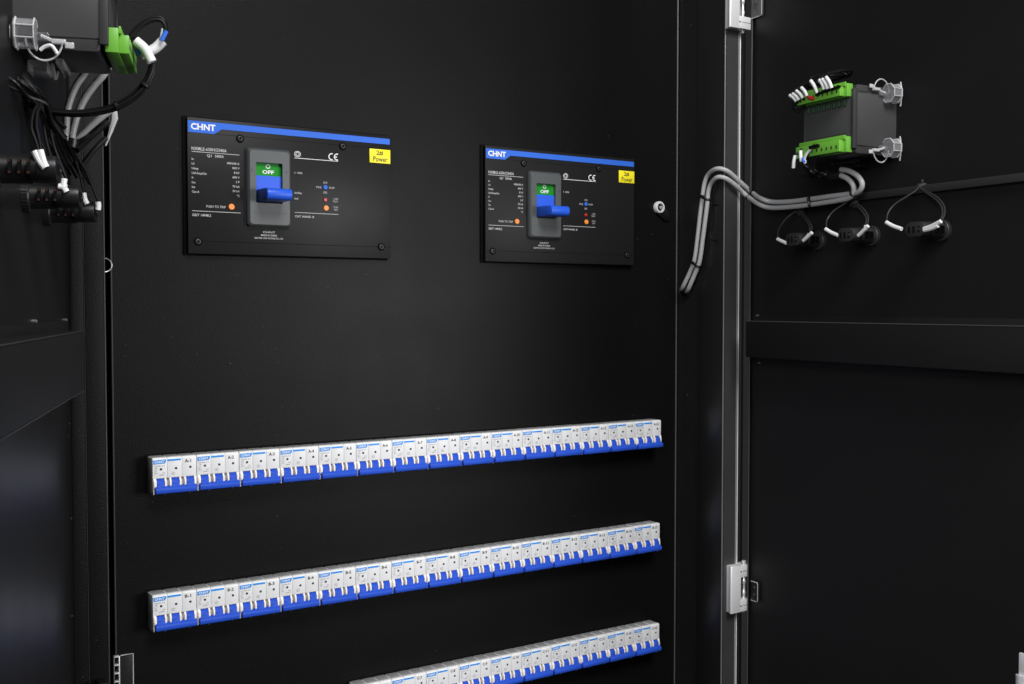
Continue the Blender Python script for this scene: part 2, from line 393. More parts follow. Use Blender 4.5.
# lock bar just entering the frame low on the right door
p = FR.at(1021, 652, .02)
b = MB().m('zinc').box(p.x, p.x+.03, p.y-.004, p.y, p.z-.031, p.z, .0008)
b.m('chrome').lathe([(.0055, 0), (.0055, -.05), (.004, -.052)], (p.x+.003, p.y-.004, p.z-.026), (0, 0, 1), 16)
b.build('latch_bar', doorR)

# ---- cast hinges between rim and right door
def hinge(ytop, ybot, pinpy, top):
    yh = yr-.006
    zt = on_panel(733, ytop, yh-.01).z; zb = on_panel(733, ybot, yh-.01).z
    ys = 10 if top else 590; dx = 0 if top else 1
    xl = on_panel(726.6+dx, ys, yh).x; xm = on_panel(729.4+dx, ys, yh-.010).x; xr_ = on_panel(740.0+dx, ys, yh-.012).x; xe = on_panel(751.0+dx, ys, yh-.012).x
    h = (zt-zb)
    b = MB().m('zinc')
    prof = [(xl, yr-.003), (xl, yh-.002), (xm, yh-.010), (xm+.002, yh-.012), (xr_, yh-.012), (xr_+.001, yh-.011), (xr_+.001, yr-.003)]
    b.prism(prof, 'z', zb, zt, .0008)
    for a0, a1 in ((0, .27), (.73, 1)):
        b.box(xr_-.002, xe, yh-.0122, yr+.004, zb+h*a0+.0005, zb+h*a1-.0005, .0012)
    b.build('hinge_body', cab, 'upper cast hinge' if top else 'lower cast hinge')
    hb = [o for o in cab.children if o.name.startswith('hinge_body')][-1]
    b = MB().m('dark_print')
    for k in (.135, .865): b.box(xr_-.0014, xr_+.0012, yh-.0126, yh-.0118, zb+h*k-.0009, zb+h*k+.0009); b.box(xr_+.004, xe+.0003, yh-.0126, yh-.0118, zb+h*k-.0001, zb+h*k+.0005)
    b.build('slot', hb)
    xp = (xr_+xe)/2+.0022
    b = MB().m('chrome').lathe([(.0016, -.004), (.0022, -.003), (.0022, h*.33), (.0030, h*.34), (.0030, h*.40), (.0020, h*.42), (.0020, h*.56), (.0030, h*.58), (.0030, h*.64), (.0022, h*.66), (.0022, h+.001), (.0038, h+.0012), (.0038, h+.0045), (.0030, h+.005)], (xp, yh-.004, zb), (0, 0, 1), 16)
    b.build('hinge_pin', hb)
    # leaf on the door
    p0 = FR.at(751, 580 if not top else -20, .004); p1 = FR.at(758 if not top else 762, 602.5 if not top else 15.5, .004)
    b = MB().m('plate' if not top else 'edge').box(p0.x, p1.x, -.0045, -.0005, p1.z, p0.z, .0012)
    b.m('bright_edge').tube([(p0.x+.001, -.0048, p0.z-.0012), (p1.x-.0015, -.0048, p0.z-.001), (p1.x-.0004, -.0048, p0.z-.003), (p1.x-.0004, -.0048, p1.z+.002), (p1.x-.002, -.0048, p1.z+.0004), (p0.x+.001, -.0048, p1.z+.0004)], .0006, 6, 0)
    for k in (.35, .7):
        b.m('edge').lathe([(.0016, 0), (.0016, -.001), (.001, -.0014)], (p0.x+(p1.x-p0.x)*.55, -.0045, p1.z+(p0.z-p1.z)*k), (0, 1, 0), 10)
    b.build('hinge_leaf', doorR)
hinge(566.5, 613.5, 565, False)
hinge(-22, 27.5, -20, True)

# ================================================================== MOULDED CASE BREAKERS
YP = -.010
X0, Z0 = on_panel(187.0, 117.6, YP).x, on_panel(187, 254, YP).z
X1 = on_panel(390.4, 135, YP).x; Z1 = .5325; Z0 = .3632
def L(px, py, Y=YP): p = on_panel(px, py, Y); return p.x-X0, p.z-Z0
W, H = X1-X0, Z1-Z0
def make_mccb(model, rating):
    t = empty('moulded_case_breaker', (X0, 0, Z0))
    b = MB().m('plate').box(0, W, YP, YP+.0016, 0, H, .0007)
    b.m('plate_side').box(.0006, W-.0006, YP+.0017, -.0002, .0006, H-.0006)
    b.m('void').box(-.0035, W-.001, -.0022, -.0001, -.002, H+.0022, .0006)
    zf = L(288, 244)[1]; zg = L(288, 140.5)[1]
    b.m('void').line(.001, zf, W-.001, zf, YP-.0001, .0006)
    b.line(.001, zg, W-.001, zg, YP-.0001, .0004)
    fp = b.build('face_plate', t)
    # blue strip
    a = [L(187.7, 119.3), L(389.4, 136.3), L(389.4, 142.1), L(221.5, 128.0), L(214.2, 133.5), L(187.7, 130.7)]
    zt, zb, zn = H-.0042, H-.0120, H-.0186
    b = MB().m('blue_strip').poly([(.0010, zt), (W-.0012, zt), (W-.0012, zb), (a[3][0], zb), (a[4][0], zn), (.0010, zn)], YP-.0001, .0003)
    st = b.build('brand_strip', t)
    b = MB().m('white_print').text('CHNT', 0, 0, YP-.0006, fit=(L(190.6, 126)[0], L(215.3, 126)[0], zn+.0034, zt-.0028), bold=.035)
    b.build('lettering', st)
    # printed texts
    Y = YP-.0003
    b = MB().m('small_print')
    x0, z = L(191.5, 150.2); x1 = L(226.6, 151)[0]
    b.text(model, 0, 0, Y, fit=(x0, x1, z+.0004, z+.0046), bold=.006)
    xr = L(239.3, 160)[0]
    b.line(x0, z-.0014, xr, z-.0014, Y, .0006)
    b.text(rating, 0, 0, Y, fit=(L(206.9, 155)[0], L(223.9, 155)[0], z-.0074, z-.0034), bold=.01)
    left = ['In', 'Ui', 'Uimp', 'Ui/Uimp/Ue', 'Ir', 'Icu', 'Ics', 'Cat A']
    right = ['400/630 A', '800 V', '8 kV', '690 V', '3 P', '70 kA', '50 kA', '°C']
    zr = L(191.3, 158.6)[1]
    for i in range(8):
        zz = zr-i*.0058-.0014
        b.text(left[i], x0, zz, Y, h=.0027, bold=.008)
        b.text(right[i], xr, zz-.0022, Y, h=.0027, align='R', bold=.008)
    zl = L(215, 206.8)[1]
    b.text('PUSH TO TRIP', 0, 0, Y, fit=(L(206.3, 206)[0], L(225.6, 206)[0], zl-.0014, zl+.0016))
    z2 = L(215, 211.8)[1]
    b.line(x0, z2, xr+.001, z2, Y, .0006)
    b.text('GB/T 14048.2', 0, 0, Y, fit=(x0, L(211, 214)[0], z2-.0066, z2-.0034), bold=.008)
    b.build('lettering', fp); b = MB().m('white_print')
    # right hand column
    xa, xb = L(294.3, 158)[0], L(338, 161)[0]; zt2 = L(294.3, 157.9)[1]
    b.line(xa, zt2, xb, zt2, Y, .0007)
    for rr in (.0036, .0020):
        for k in range(20):
            t0, t1 = 2*math.pi*k/20, 2*math.pi*(k+1)/20; cx, cz = L(297.4, 154.1)
            b.line(cx+rr*math.cos(t0)*1.15, cz+rr*math.sin(t0), cx+rr*math.cos(t1)*1.15, cz+rr*math.sin(t1), Y, .0007)
    cx, cz = L(331.6, 156.7)
    for ox in (0, .0078):           # the two round letters of the CE mark
        for k in range(12):
            t0, t1 = R(70+k*220/12), R(70+(k+1)*220/12)
            b.line(cx+ox+.0040*math.cos(t0), cz+.0040*math.sin(t0), cx+ox+.0040*math.cos(t1), cz+.0040*math.sin(t1), Y, .0015)
    b.line(cx+.0042, cz, cx+.0076, cz, Y, .0014)
    b.m('grey_print')
    def T(s_, px0, px1, py, hh, m_='grey_print'):
        x_, z_ = L(px0, py); x2 = L(px1, py)[0]; b.m(m_).text(s_, 0, 0, Y, fit=(x_, x2, z_-hh/2, z_+hh/2), bold=.01)
    T('I  ON', 294.6, 302, 172.7, .0026, 'small_print'); T('RUN', 323.4, 327.2, 182.6, .0028)
    T('PRE', 316.2, 321.4, 187.1, .0026); T('ALM', 328.6, 334.2, 187.6, .0026); T('ERR', 323.4, 327.2, 192.5, .0028)
    T('Ir/In', 294.6, 301.6, 192.8, .0026, 'small_print'); T('Isd', 294.6, 298, 198.4, .0026, 'small_print')
    T('USB', 333.6, 338, 198.8, .0022); T('TEST', 332.6, 338, 201.4, .0022); T('PUSH', 333.6, 338, 207.2, .0024); T('TEST', 333.6, 338, 209.8, .0024)
    z3 = L(316, 213.4)[1]; b.m('small_print').line(xa, z3, xb, z3, Y, .0006)
    T('CAT HAND. B', 295, 314, 216.2, .0028, 'small_print')
    b.build('lettering', fp); b = MB().m('small_print')
    xc = L(269, 236)[0]; zc = L(269, 236)[1]
    for s_, w_, dz in (('CHNT', .0165, .0048), ('MADE IN CHINA', .0215, .0008), ('ELECTRIC LOW VOLTAGE CO., LTD.', .0385, -.0032)):
        b.text(s_, 0, 0, Y, fit=(xc-w_/2, xc+w_/2, zc+dz-.0012, zc+dz+.0012), bold=.012)
    b.build('lettering', fp)
    # screws
    for px, py in ((239.9, 138.6), (342.6, 146.3), (198, 241.6), (381.2, 246.9)):
        cx, cz = L(px, py)
        b = MB().m('void').lathe([(.0054, .0005), (.0052, -.0009), (.0046, -.0011)], (cx, YP, cz), (0, 1, 0), 22)
        b.m('lamp_body').lathe([(.0034, 0), (.0034, -.0017), (.0028, -.0021), (.0017, -.0021), (.0015, -.001)], (cx, YP, cz), (0, 1, 0), 18)
        b.build('screw', t)
    # grey surround with sloping flanks around the handle opening
    ya, yb = YP+.0005, YP-.0085
    ox0, oz1 = L(245.2, 147.6, YP); ox1 = L(290.0, 150, YP-.003)[0]; oz0 = L(266, 227.4, YP)[1]
    wx0, wz1 = L(256.0, 161.8, yb); wx1 = L(282.6, 162, yb)[0]; wz0 = L(268, 203.2, yb)[1]
    rings = []
    for dx, yy in ((0, ya), (0, YP-.0035), (.0012, YP-.0065), (.0032, yb)):
        rings.append([(x, yy, z) for x, z in rrect(ox0+dx, ox1-dx, oz0+dx, oz1-dx, .0045)])
    for dx, yy in ((0, yb), (.0004, yb+.0004), (.0004, YP-.0004)):
        rings.append([(x, yy, z) for x, z in rrect(wx0+dx, wx1-dx, wz0+dx, wz1-dx, .0008)])
    b = MB().m('escut').loops(rings, False, False)
    b.m('mod_dark').box(wx0-.0062, wx0-.0050, yb-.0002, yb+.001, wz1-.012, wz1-.009).box(wx1+.0046, wx1+.0056, yb-.0002, yb+.001, wz1-.012, wz1-.009)
    b.line(ox0+.006, wz0-.012, ox1-.006, wz0-.012, yb-.0001, .0004)
    sur = b.build('handle_surround', t)
    b = MB().m('rubber').loops([[(x, ya-.0006+q, z) for x, z in rrect(ox0-.0018, ox1+.0014, oz0-.0018, oz1+.0018, .005)] for q in (0, -.0008)])
    b.build('surround_gasket', t)
    # slider, green state window, lever
    gz = wz1-(wz1-wz0)*.315
    b = MB().m('green_off').box(wx0+.0005, wx1-.0005, YP-.0030, YP-.0005, gz, wz1-.0005)
    gw = b.build('state_window', t)
    gx = (wx0+wx1)/2
    b = MB().m('white_print')
    b.text('OFF', 0, 0, YP-.0033, fit=(gx-.0076, gx+.0080, gz+.0024, gz+.0074), bold=.03)
    for k in range(14):
        t0, t1 = 2*math.pi*k/14, 2*math.pi*(k+1)/14
        b.line(gx+.0026*math.cos(t0), gz+.0122+.0024*math.sin(t0), gx+.0026*math.cos(t1), gz+.0122+.0024*math.sin(t1), YP-.0033, .0010)
    b.build('lettering', gw)
    zk1 = L(265.7, 190.4, -.012)[1]; zk0 = wz0+.0012
    yk = hit(267.5, 196, (X0+wx0+.001, 0, 0), (1, 0, 0)).y      # lever reach
    b = MB().m('blue').box(wx0+.0005, wx1-.0005, YP-.0045, YP-.0005, zk1-.002, gz-.0002)
    b.m('void').box(wx0+.0004, wx1-.0004, YP-.0008, YP-.0002, wz0, wz1)
    zc = (zk0+zk1)/2; hh = (zk1-zk0)/2
    pr = [(YP-.004, zk1), (yk+.010, zk1-.0004)] + [(yk+hh*.75-hh*.75*math.cos(R(a)), zc-.0002+hh*.93*math.sin(R(a))) for a in range(75, -76, -15)] + [(yk+.010, zk0+.0004), (YP-.004, zk0)]
    b.m('blue').prism(pr, 'x', wx0+.0012, wx1-.0012, .0012)
    b.build('lever', t)
    # push buttons and indicators
    for nm, px, py, rr, mm in (('trip_button', 231.4, 206.9, .0038, 'orange'), ('test_button', 326, 208.1, .0036, 'orange'), ('indicator', 325.2, 187.4, .0030, 'blue_strip'), ('indicator', 325.2, 199.9, .0024, 'red')):
        cx, cz = L(px, py)
        b = MB().m(mm).lathe([(rr, 0), (rr, -.0011), (rr*.85, -.0015), (rr*.35, -.0015), (rr*.3, -.0012)], (cx, YP, cz), (0, 1, 0), 20)
        b.build(nm, t)
    # yellow sticker
    s0 = L(369.4, 148.6); s1 = L(390, 164.3)
    b = MB().m('yellow').box(s0[0], W-.0006, YP-.0006, YP-.0001, s1[1]+.0004, s0[1]+.0002, .0001)
    sk = b.build('sticker', t)
    cx = (s0[0]+W)/2; b = MB().m('dark_print')
    b.text('2#', 0, 0, YP-.0009, fit=(cx-.0060, cx+.0046, s0[1]-.0084, s0[1]-.0016), bold=.012)
    b.text('Power', 0, 0, YP-.0009, fit=(cx-.0105, cx+.0110, s1[1]+.0022, s1[1]+.0094), bold=.004)
    b.build('lettering', sk)
    return t
m1 = make_mccb('NXMLE-630H/3340A', 'Q1  500A')
tag(m1, 'left of the two large black breakers with blue strip and blue lever', 'circuit breaker', 'large black moulded case breakers')
m2 = copy_tree(m1); m2.location.x = X0+.4338
tag(m2, 'right of the two large black breakers, beside the panel lock', 'circuit breaker', 'large black moulded case breakers')

# ================================================================== MINIATURE BREAKERS
UW, UH, UD = .054, .045, .025
def make_mcb():
    t = empty('miniature_breaker', (0, 0, 0))
    b = MB().m('white')
    for k in range(3):
        x0, x1 = k*.018+.00012, (k+1)*.018-.00012
        if k == 0: x0 += .0003
        if k == 2: x1 -= .0003
        pr = [(0, .0), (0, UH-.0012), (-.004, UH-.0006), (-UD+.0022, UH), (-UD+.0006, UH-.0007), (-UD, UH-.0024), (-UD, .0196), (-UD+.0045, .0184), (-UD+.0055, .0), ]
        b.m('white').prism(pr, 'x', x0, x1, .00035)
        b.m('top_shade').box(x0+.0011, x1-.0011, -UD+.0050, -.0015, UH-.0030, UH+.0001, .0001)  # painted shade on the upward face of each white pole
        b.m('seam').line(x0+.0005, .0201, x1-.0005, .0201, -UD-.00005, .00025)
    for k in (1, 2): b.m('seam').box(k*.018-.00016, k*.018+.00016, -UD+.0004, -.001, .021, UH-.0008)
    b.build('housing', t)
    b = MB().m('cream')
    for k in range(3):
        for xx in (.0022, .0143):
            x0 = k*.018+xx
            pr = [(-.018, .0186), (-UD-.0002, .0198), (-UD-.0026, .0160), (-UD-.0030, .0110), (-UD-.0020, .0076), (-.018, .0064)]
            b.prism(pr, 'x', x0-(.0010 if k == 0 and xx < .01 else .0), x0+.0023, .0004)
    b.m('white').box(.0006, .0022, -UD-.001, -.012, .0002, .0200, .0004).box(.0520, .0536, -UD-.001, -.012, .0002, .0200, .0004)
    b.build('handle_guard', t)
    b = MB().m('toggle_blue')
    for k in range(3):
        x0, x1 = k*.018+.0046, k*.018+.0141
        pr = [(-.018, .0196)] + [(-.0205-.0080*math.sin(R(a)), .0112+.0084*math.cos(R(a))) for a in range(0, 91, 18)] + [(-.031, .006), (-.018, .006)]
        b.prism(pr, 'x', x0, x1, .0004)
    pr = [(-.0225, .0096), (-.0275, .0100), (-.0308, .0086), (-.0322, .0060), (-.0317, .0024), (-.0303, .0010), (-.0230, .0010)]
    b.prism(pr, 'x', .0024, .0529, .0007)
    b.m('dark_print')
    for xx in (.0132, .0432): b.box(xx-.0009, xx+.0009, -.0320, -.0300, .0004, .0019)
    b.build('toggle_bar', t)
    y = -UD-.00015
    b = MB().m('badge')
    b.poly([(.0011, UH-.0028), (.0166, UH-.0024), (.0166, UH-.0050), (.0150, UH-.0074), (.0011, UH-.0076)], y, .0002)
    b.poly([(.0184, UH-.0026), (.0345, UH-.0026), (.0345, UH-.0048), (.0184, UH-.0048)], y, .0002)
    bd = b.build('brand_badge', t)
    b = MB().m('white_print').text('CHNT', 0, 0, y-.0003, fit=(.0026, .0146, UH-.0066, UH-.0036), bold=.03)
    b.build('lettering', bd)
    b = MB().m('dark_print')
    for xx, zz in ((.0104, .0142), (.0286, .0142), (.0462, .0140)): b.box(xx-.0014, xx+.0014, y-.0001, y+.0003, UH-zz-.0013, UH-zz+.0013, .0002)
    b.build('test_point', t)
    b = MB().m('soft_print')
    b.text('NXB-63', 0, 0, y, fit=(.0026, .0150, UH-.0108, UH-.0094))
    for i, (a, c) in enumerate((('~400V', .0062), ('C 32', .0056), ('IEC', .0050), ('50Hz', .0062))): b.text(a, 0, 0, y, fit=(.0026, c, UH-.0130-i*.0022, UH-.0117-i*.0022))
    b.text('60898-1', 0, 0, y, fit=(.0082, .0150, UH-.0220, UH-.0206)); b.text('6000', 0, 0, y, fit=(.0118, .0152, UH-.0194, UH-.0182))
    for k in range(10):
        t0, t1 = 2*math.pi*k/10, 2*math.pi*(k+1)/10
        b.line(.0252+.0021*math.cos(t0), UH-.0203+.0017*math.sin(t0), .0252+.0021*math.cos(t1), UH-.0203+.0017*math.sin(t1), y, .0003)
    b.text('C', 0, 0, y, fit=(.0243, .0260, UH-.0212, UH-.0193), bold=.01)
    b.build('printing', t)
    return t
def make_mark(txt, parent):
    b = MB().m('dark_print'); w = .0026*len(txt)
    b.text(txt, 0, 0, -UD-.00025, fit=(.0440-w/2-.0008, .0440+w/2-.0008, UH-.0082, UH-.0042), bold=.022)
    return b.build('marking', parent)
ORD = ['first', 'second', 'third', 'fourth', 'fifth', 'sixth', 'seventh', 'eighth', 'ninth', 'tenth', 'eleventh', 'twelfth', 'thirteenth', 'fourteenth', 'fifteenth']
mcb0 = make_mcb(); used = False
ROWS = ((.1126-UH, 'A', 0, 'top'), (-.0560-UH, 'B', 0, 'middle'), (-.2210-UH, 'C', 5, 'bottom'))
for z, let, i0, rn in ROWS:
    for i in range(i0, 15):
        t = copy_tree(mcb0) if used else mcb0
        used = True
        t.location = (i*.054+(.0002 if let == 'A' else -.0014), -.0004, z + random.uniform(-.0002, .0002))
        t.rotation_euler = (0, 0, random.uniform(-.003, .003))
        tag(t, '', 'circuit breaker', 'small white breakers in the %s row' % rn)
        if i0 == 0: lab = 'small white and blue breaker marked %s-%d, %s from the left in the %s row' % (let, i+1, ORD[i], rn)
        else: lab = 'small white and blue breaker marked %s-%d, %s from the right in the %s row' % (let, i+1, ORD[14-i], rn)
        t['label'] = lab.replace(', first from', ', the end one at')[:] if False else lab
for o in [o for o in COL.objects if o.name.startswith('miniature_breaker')]:
    k = o['label'].split('marked ')[1].split(',')[0]
    make_mark(k, o)

for z, let, i0, rn in ROWS:
    dx = 0 if let == 'A' else -.0014
    MB().m('void').box(i0*.054-.0022+dx, 15*.054+.0012+dx, -.0006, .0004, z-.0012, z+UH+.0022).build('breaker_cutout', panel)

# ================================================================== PANEL METERS ON THE DOORS (seen from behind)
def meter(left):
    fr, rot = (FL, ROT_L) if left else (FR, ROT_R)
    sg = -1 if left else 1
    U0, U1, D, ZA, ZC = (.190, .2815, .078, .5075, .5975) if left else (.1965, .2885, .078, .4985, .5885)
    o = fr.P + fr.x*(sg*U0); o = o-fr.n*(.0065 if left else 0); t = empty('panel_meter', (o.x, o.y, ZA), rot)
    w = U1-U0; h = ZC-ZA
    def bx(b_, a0, a1, y0, y1, z0, z1, *r): b_.box(min(sg*a0, sg*a1), max(sg*a0, sg*a1), y0, y1, z0, z1, *r)
    b = MB().m('mod')
    c = .0135
    # body: bevelled long edges top and bottom
    prof = [(0, .010), (-D+.003, .0105), (-D, .0125), (-D, h-.0125), (-D+.003, h-.0105), (0, h-.010)]
    b.prism(prof, 'x', 0, sg*w, .0006)
    for z0, z1, zz in ((0, .0102, 1), (h-.0102, h, -1)):
        ins = .004
        if zz == 1: pr = [(0, .0099), (-D+.004, .0104), (-D+.0055, .0104), (-D+.006, .0012), (-D+.009, .0), (0, .0)]
        else: pr = [(0, h-.0099), (-D+.004, h-.0104), (-D+.0055, h-.0104), (-D+.006, h-.0012), (-D+.009, h), (0, h)]
        b.m('mod_rib').prism(pr, 'x', sg*ins*.2, sg*(w-.0012), .0006)
    # end ribs at the back face
    b.m('mod_rib'); bx(b, w-.0042, w+.0010, -D-.0012, -D+.006, .006, h-.006, .0008); bx(b, 0, .003, -D-.0008, -D+.006, .006, h-.006, .0006)
    body = b.build('case', t)
    b = MB().m('mod_dark')
    for k in range(8):
        a = .006+k*(w-.016)/8
        bx(b, a, a+(w-.016)/8*.72, -D-.0004, -D+.0002, h-.028, h-.0175)
    b.build('label_window', body); b = MB().m('mod_dark')
    for k in range(14):
        a = .004+k*(w-.014)/14; bx(b, a, a+.003, -D-.0004, -D+.0002, .0262, .0278)
    b.build('vent_slot', body); b = MB().m('green_dk')
    for k in range(8):
        a = .008+k*(w-.016)/8; bx(b, a, a+.0030, -D-.0007, -D+.0002, h-.026, h-.019)
    b.build('circuit_board', body)
    # green terminal strips
    for top in (False, True):
        zc = h-.004 if top else .0125
        b = MB().m('green')
        P0, P1 = .003 if top else .001, w-.004
        bz0, bz1 = (h-.0165, h+.0005) if top else (.001, .0215)
        bx(b, P0, P1, -D-.0085, -D+.002, bz0, bz1, .0006)
        bx(b, P0+.001, P1-.005, -D-.0165, -D-.0084, bz0+.0006, bz1-.0045, .0006)
        bx(b, P0+.001, P1-.0012, -D-.0105, -D-.0084, bz1-.0042, bz1+.0018, .0005)
        s = b.build('terminal_strip', t)
        b = MB().m('dark_print')
        n = 9
        for k in range(n):
            a = P0+.006+k*(P1-P0-.016)/(n-1)
            bx(b, a-.0012, a+.0010, -D-.0168, -D-.0160, bz0+.0050, bz0+.0092)
        b.build('terminal_holes', s)
    # clear mounting clips on the side facing the open cabinet front
    for z0, up in ((h-.009, 1), (.009, -1)):
        def oc(k, yy, q=1.0): return (sg*(w+.008)+.0115*q*math.cos(R(22.5+45*k)), yy, z0+.0128*q*math.sin(R(22.5+45*k)))
        b = MB().m('clear')
        for yy in (-.025, -.010): b.loops([[oc(k, yy+d, .97) for k in range(8)] for d in (0, .0012)])
        for k in range(8):
            b.loops([[oc(k, y_, q) for y_, q in ((-.025, .96), (-.025, .9), (-.010, .9), (-.010, .96))], [oc(k+1, y_, q) for y_, q in ((-.025, .96), (-.025, .9), (-.010, .9), (-.010, .96))]])
        bx(b, w, w+.005, -.034, -.020, z0-.003, z0+.003, .001)
        b.build('mounting_clip', t); cl = [o for o in t.children if o.name.startswith('mounting_clip')][-1]
        b = MB().m('clear_edge')  # clip edges and tabs, whitened to carry the glints
        for yy, rr in ((-.0245, .0007), (-.0105, .0009)): b.tube([oc(k % 8, yy) for k in range(9)], rr, 6, 0)
        for k in (0, 3, 4, 7): b.tube([oc(k, -.0245), oc(k, -.0105)], .0006, 6, 0)
        b.tube([(sg*(w+.0015), -.030+.014*math.cos(R(a)), z0+up*.002+up*.017*math.sin(R(a))) for a in range(0, 181, 20)], .0008, 8, 2)
        bx(b, w+.001, w+.006, -.047, -.036, z0+up*.004-.0016, z0+up*.004+.0022, .001)
        bx(b, w+.002, w+.0035, -.053, -.046, z0+up*.007-.0015, z0+up*.007+.0035, .0006)
        b.tube([(sg*(w+.004), -.036, z0+up*.003), (sg*(w+.006), -.028, z0)], .0014, 6, 0)
        b.tube([(sg*(w+.010), -.004, z0-.016), (sg*(w+.014), -.006, z0), (sg*(w+.010), -.004, z0+.016)], .0010, 8, 6)
        b.build('clip_rim', cl)
    # the clip seen under the case
    b = MB().m('clear' if left else 'tie'); bx(b, .022, .05, -.026, -.010, -.011, -.0005, .0015); bx(b, .012, .062, -.040, -.034, -.006, -.0005, .001)
    b.tube([(sg*.02, -.03, -.004), (sg*.035, -.03, -.013), (sg*.05, -.03, -.004)], .0014, 8, 6)
    b.build('mounting_clip', t)
    return t, fr, sg
mR, _, _ = meter(False)
tag(mR, 'dark grey meter case with green terminals and clear clips on the right door', 'meter', 'meters mounted through the doors')
mL, _, _ = meter(True)
inv = (Matrix.Translation(mL.location) @ Matrix.Rotation(mL.rotation_euler.z, 4, 'Z')).inverted()
b = MB().m('sleeve').tube([inv @ (FL.P+FL.x*q.x-FL.n*q.y+Vector((0, 0, q.z))) for q in (FL.at_x(40, 50, -.286), FL.at_x(45, 46.5, -.287), FL.at_x(51, 45.5, -.288), FL.at_x(55, 50, -.287), FL.at_x(57, 53.5, -.286))], .0015, 8, 4)
b.build('clip_hook', mL)
tag(mL, 'dark grey meter case with green terminal end close up on the left door', 'meter', 'meters mounted through the doors')

def world(fr, v): return fr.P + fr.x*v.x - fr.n*v.y + Vector((0, 0, v.z))
def wire_thing(name, label, cat, group=None):
    return tag(empty(name, (0, 0, 0)), label, cat, group)
def add_sleeve(parent, p0, p1, r, mid=None):
    pts = [p0, mid, p1] if mid else [p0, p1]
    b = MB().m('sleeve').tube(pts, r, 12, 6 if mid else 0)
    d = (Vector(p1)-Vector(p0)).normalized()
    return b.build('ferrule_sleeve', parent)

# --- wires into the top terminals of the right meter
DR = .093
def rp(px, py, off): return world(FR, FR.at(px, py, off))
wt = wire_thing('wire_bundle', 'short black wires with white marker sleeves entering the upper green terminals of the right meter', 'wires')
tags = [((790.0, 95.5), (796.5, 101.5), 0), ((793.0, 94.0), (799.2, 100.2), 0), ((796.5, 91.0), (803.0, 98.2), 0), ((801.5, 87.8), (807.2, 96.2), 0), ((810.8, 80.8), (817.4, 93.2), 1), ((819.5, 80.0), (824.3, 89.6), 1), ((822.4, 79.2), (828.0, 89.0), 1), ((826.2, 77.2), (831.8, 88.2), 1)]
tops = [(800, 87), (803, 86), (806, 84.5), (812, 81.5), (823, 74.5), (834, 71.5), (839, 70.5), (845, 70.5)]
b = MB().m('black_wire')
for i, ((x0, y0), (x1, y1), k) in enumerate(tags):
    of = DR+.004
    b.tube([rp(x1+2.2, y1+1.8, of-.004), rp(x1, y1, of), rp(x0, y0, of+.001), rp(x0+2.5, y0-3.6, of-.004), rp(*tops[i], of-.022), rp(tops[i][0]+7, tops[i][1]+1, of-.04), rp(850, 76, .045)], .0016, 8, 6)
b.tube([rp(806, 98, DR), rp(799, 100, DR+.002), rp(795, 105, DR+.002), rp(797, 109, DR), rp(803, 107, DR-.004), rp(809, 100, DR-.006)], .0013, 8, 6)
b.tube([rp(793, 101, DR), rp(792.6, 107, DR), rp(797, 112.5, DR), rp(803, 109, DR-.004)], .0012, 8, 6)
for x in range(0, 8):               # black plug openings under the sleeves
    b.lathe([(.0022, 0), (.0022, .004)], rp(818+x*3.1, 94.2-x*1.05, DR+.0010), FR.n, 8)
wb = b.build('wire', wt)
for (x0, y0), (x1, y1), k in tags: add_sleeve(wt, rp(x0, y0, DR+.005), rp(x1, y1, DR+.004), .0024, rp((x0+x1)/2+.5, (y0+y1)/2-.6, DR+.0055))
b = MB().m('red').tube([rp(808.8, 97.2, DR+.003), rp(813.8, 98.8, DR+.003)], .0024, 8, 0); b.build('red_ferrule', wt)

# --- wires from the lower terminals
wl = wire_thing('wire_bundle', 'black wires with three white sleeves hanging from the lower green terminals of the right meter', 'wires')
low = [((795.2, 155.5), (793.4, 168.0)), ((800.6, 151.0), (801.6, 161.5)), ((811.5, 147.6), (804.6, 163.0))]
b = MB().m('black_wire')
for i, ((x0, y0), (x1, y1)) in enumerate(low):
    of = DR+.003
    b.tube([rp(x0+4, y0-3, of-.006), rp(x0, y0, of), rp(x1, y1, of), rp(x1+2+i, y1+7-i, of-.004), rp(808+i*4, 176.5-i*1.2, of-.018), rp(822+i*2, 178-i*2.0, .055), rp(834, 176.5-i*1.8, .036), rp(842, 173.5-i*.8, .028)], .0017, 8, 7)
for k in range(5):
    b.tube([rp(812+k*3, 148-k*.6, DR), rp(805+k*2.2, 158+k*2, DR-.002), rp(812+k*2, 171+k*.6, DR-.012), rp(828, 173.5+k*.8, .045), rp(843, 171+k*1.0, .027)], .0015, 8, 6)
for x in range(0, 4): b.lathe([(.0024, 0), (.0024, .004)], rp(812+x*2.2, 147.6-x*.6, DR+.0030), FR.n, 8)
b.build('wire', wl)
for i, ((x0, y0), (x1, y1)) in enumerate(low): add_sleeve(wl, rp(x0, y0, DR+.003), rp(x1, y1, DR+.003), .0025, rp((x0+x1)/2-(2.2 if i == 2 else .4), (y0+y1)/2+(1.2 if i == 2 else 0), DR+.004))
b = MB().m('blue_strip').tube([rp(802.6, 158, DR+.0055), rp(804.2, 162.4, DR+.0055)], .0020, 8, 0); b.build('blue_ferrule', wl)
b = MB().m('tie').tube([rp(826, 174, .05), rp(836, 175, .036), rp(844, 172.5, .027)], .0056, 12, 6); b.build('sheath', wl)
b = MB().m('clear').tube([rp(811, 168.5, DR-.004), rp(818, 172.5, .07), rp(826, 174.5, .058)], .0016, 8, 5).tube([rp(811, 171, DR-.002), rp(820, 176.5, .066)], .0012, 8, 0)
b.build('clear_tube', wl)

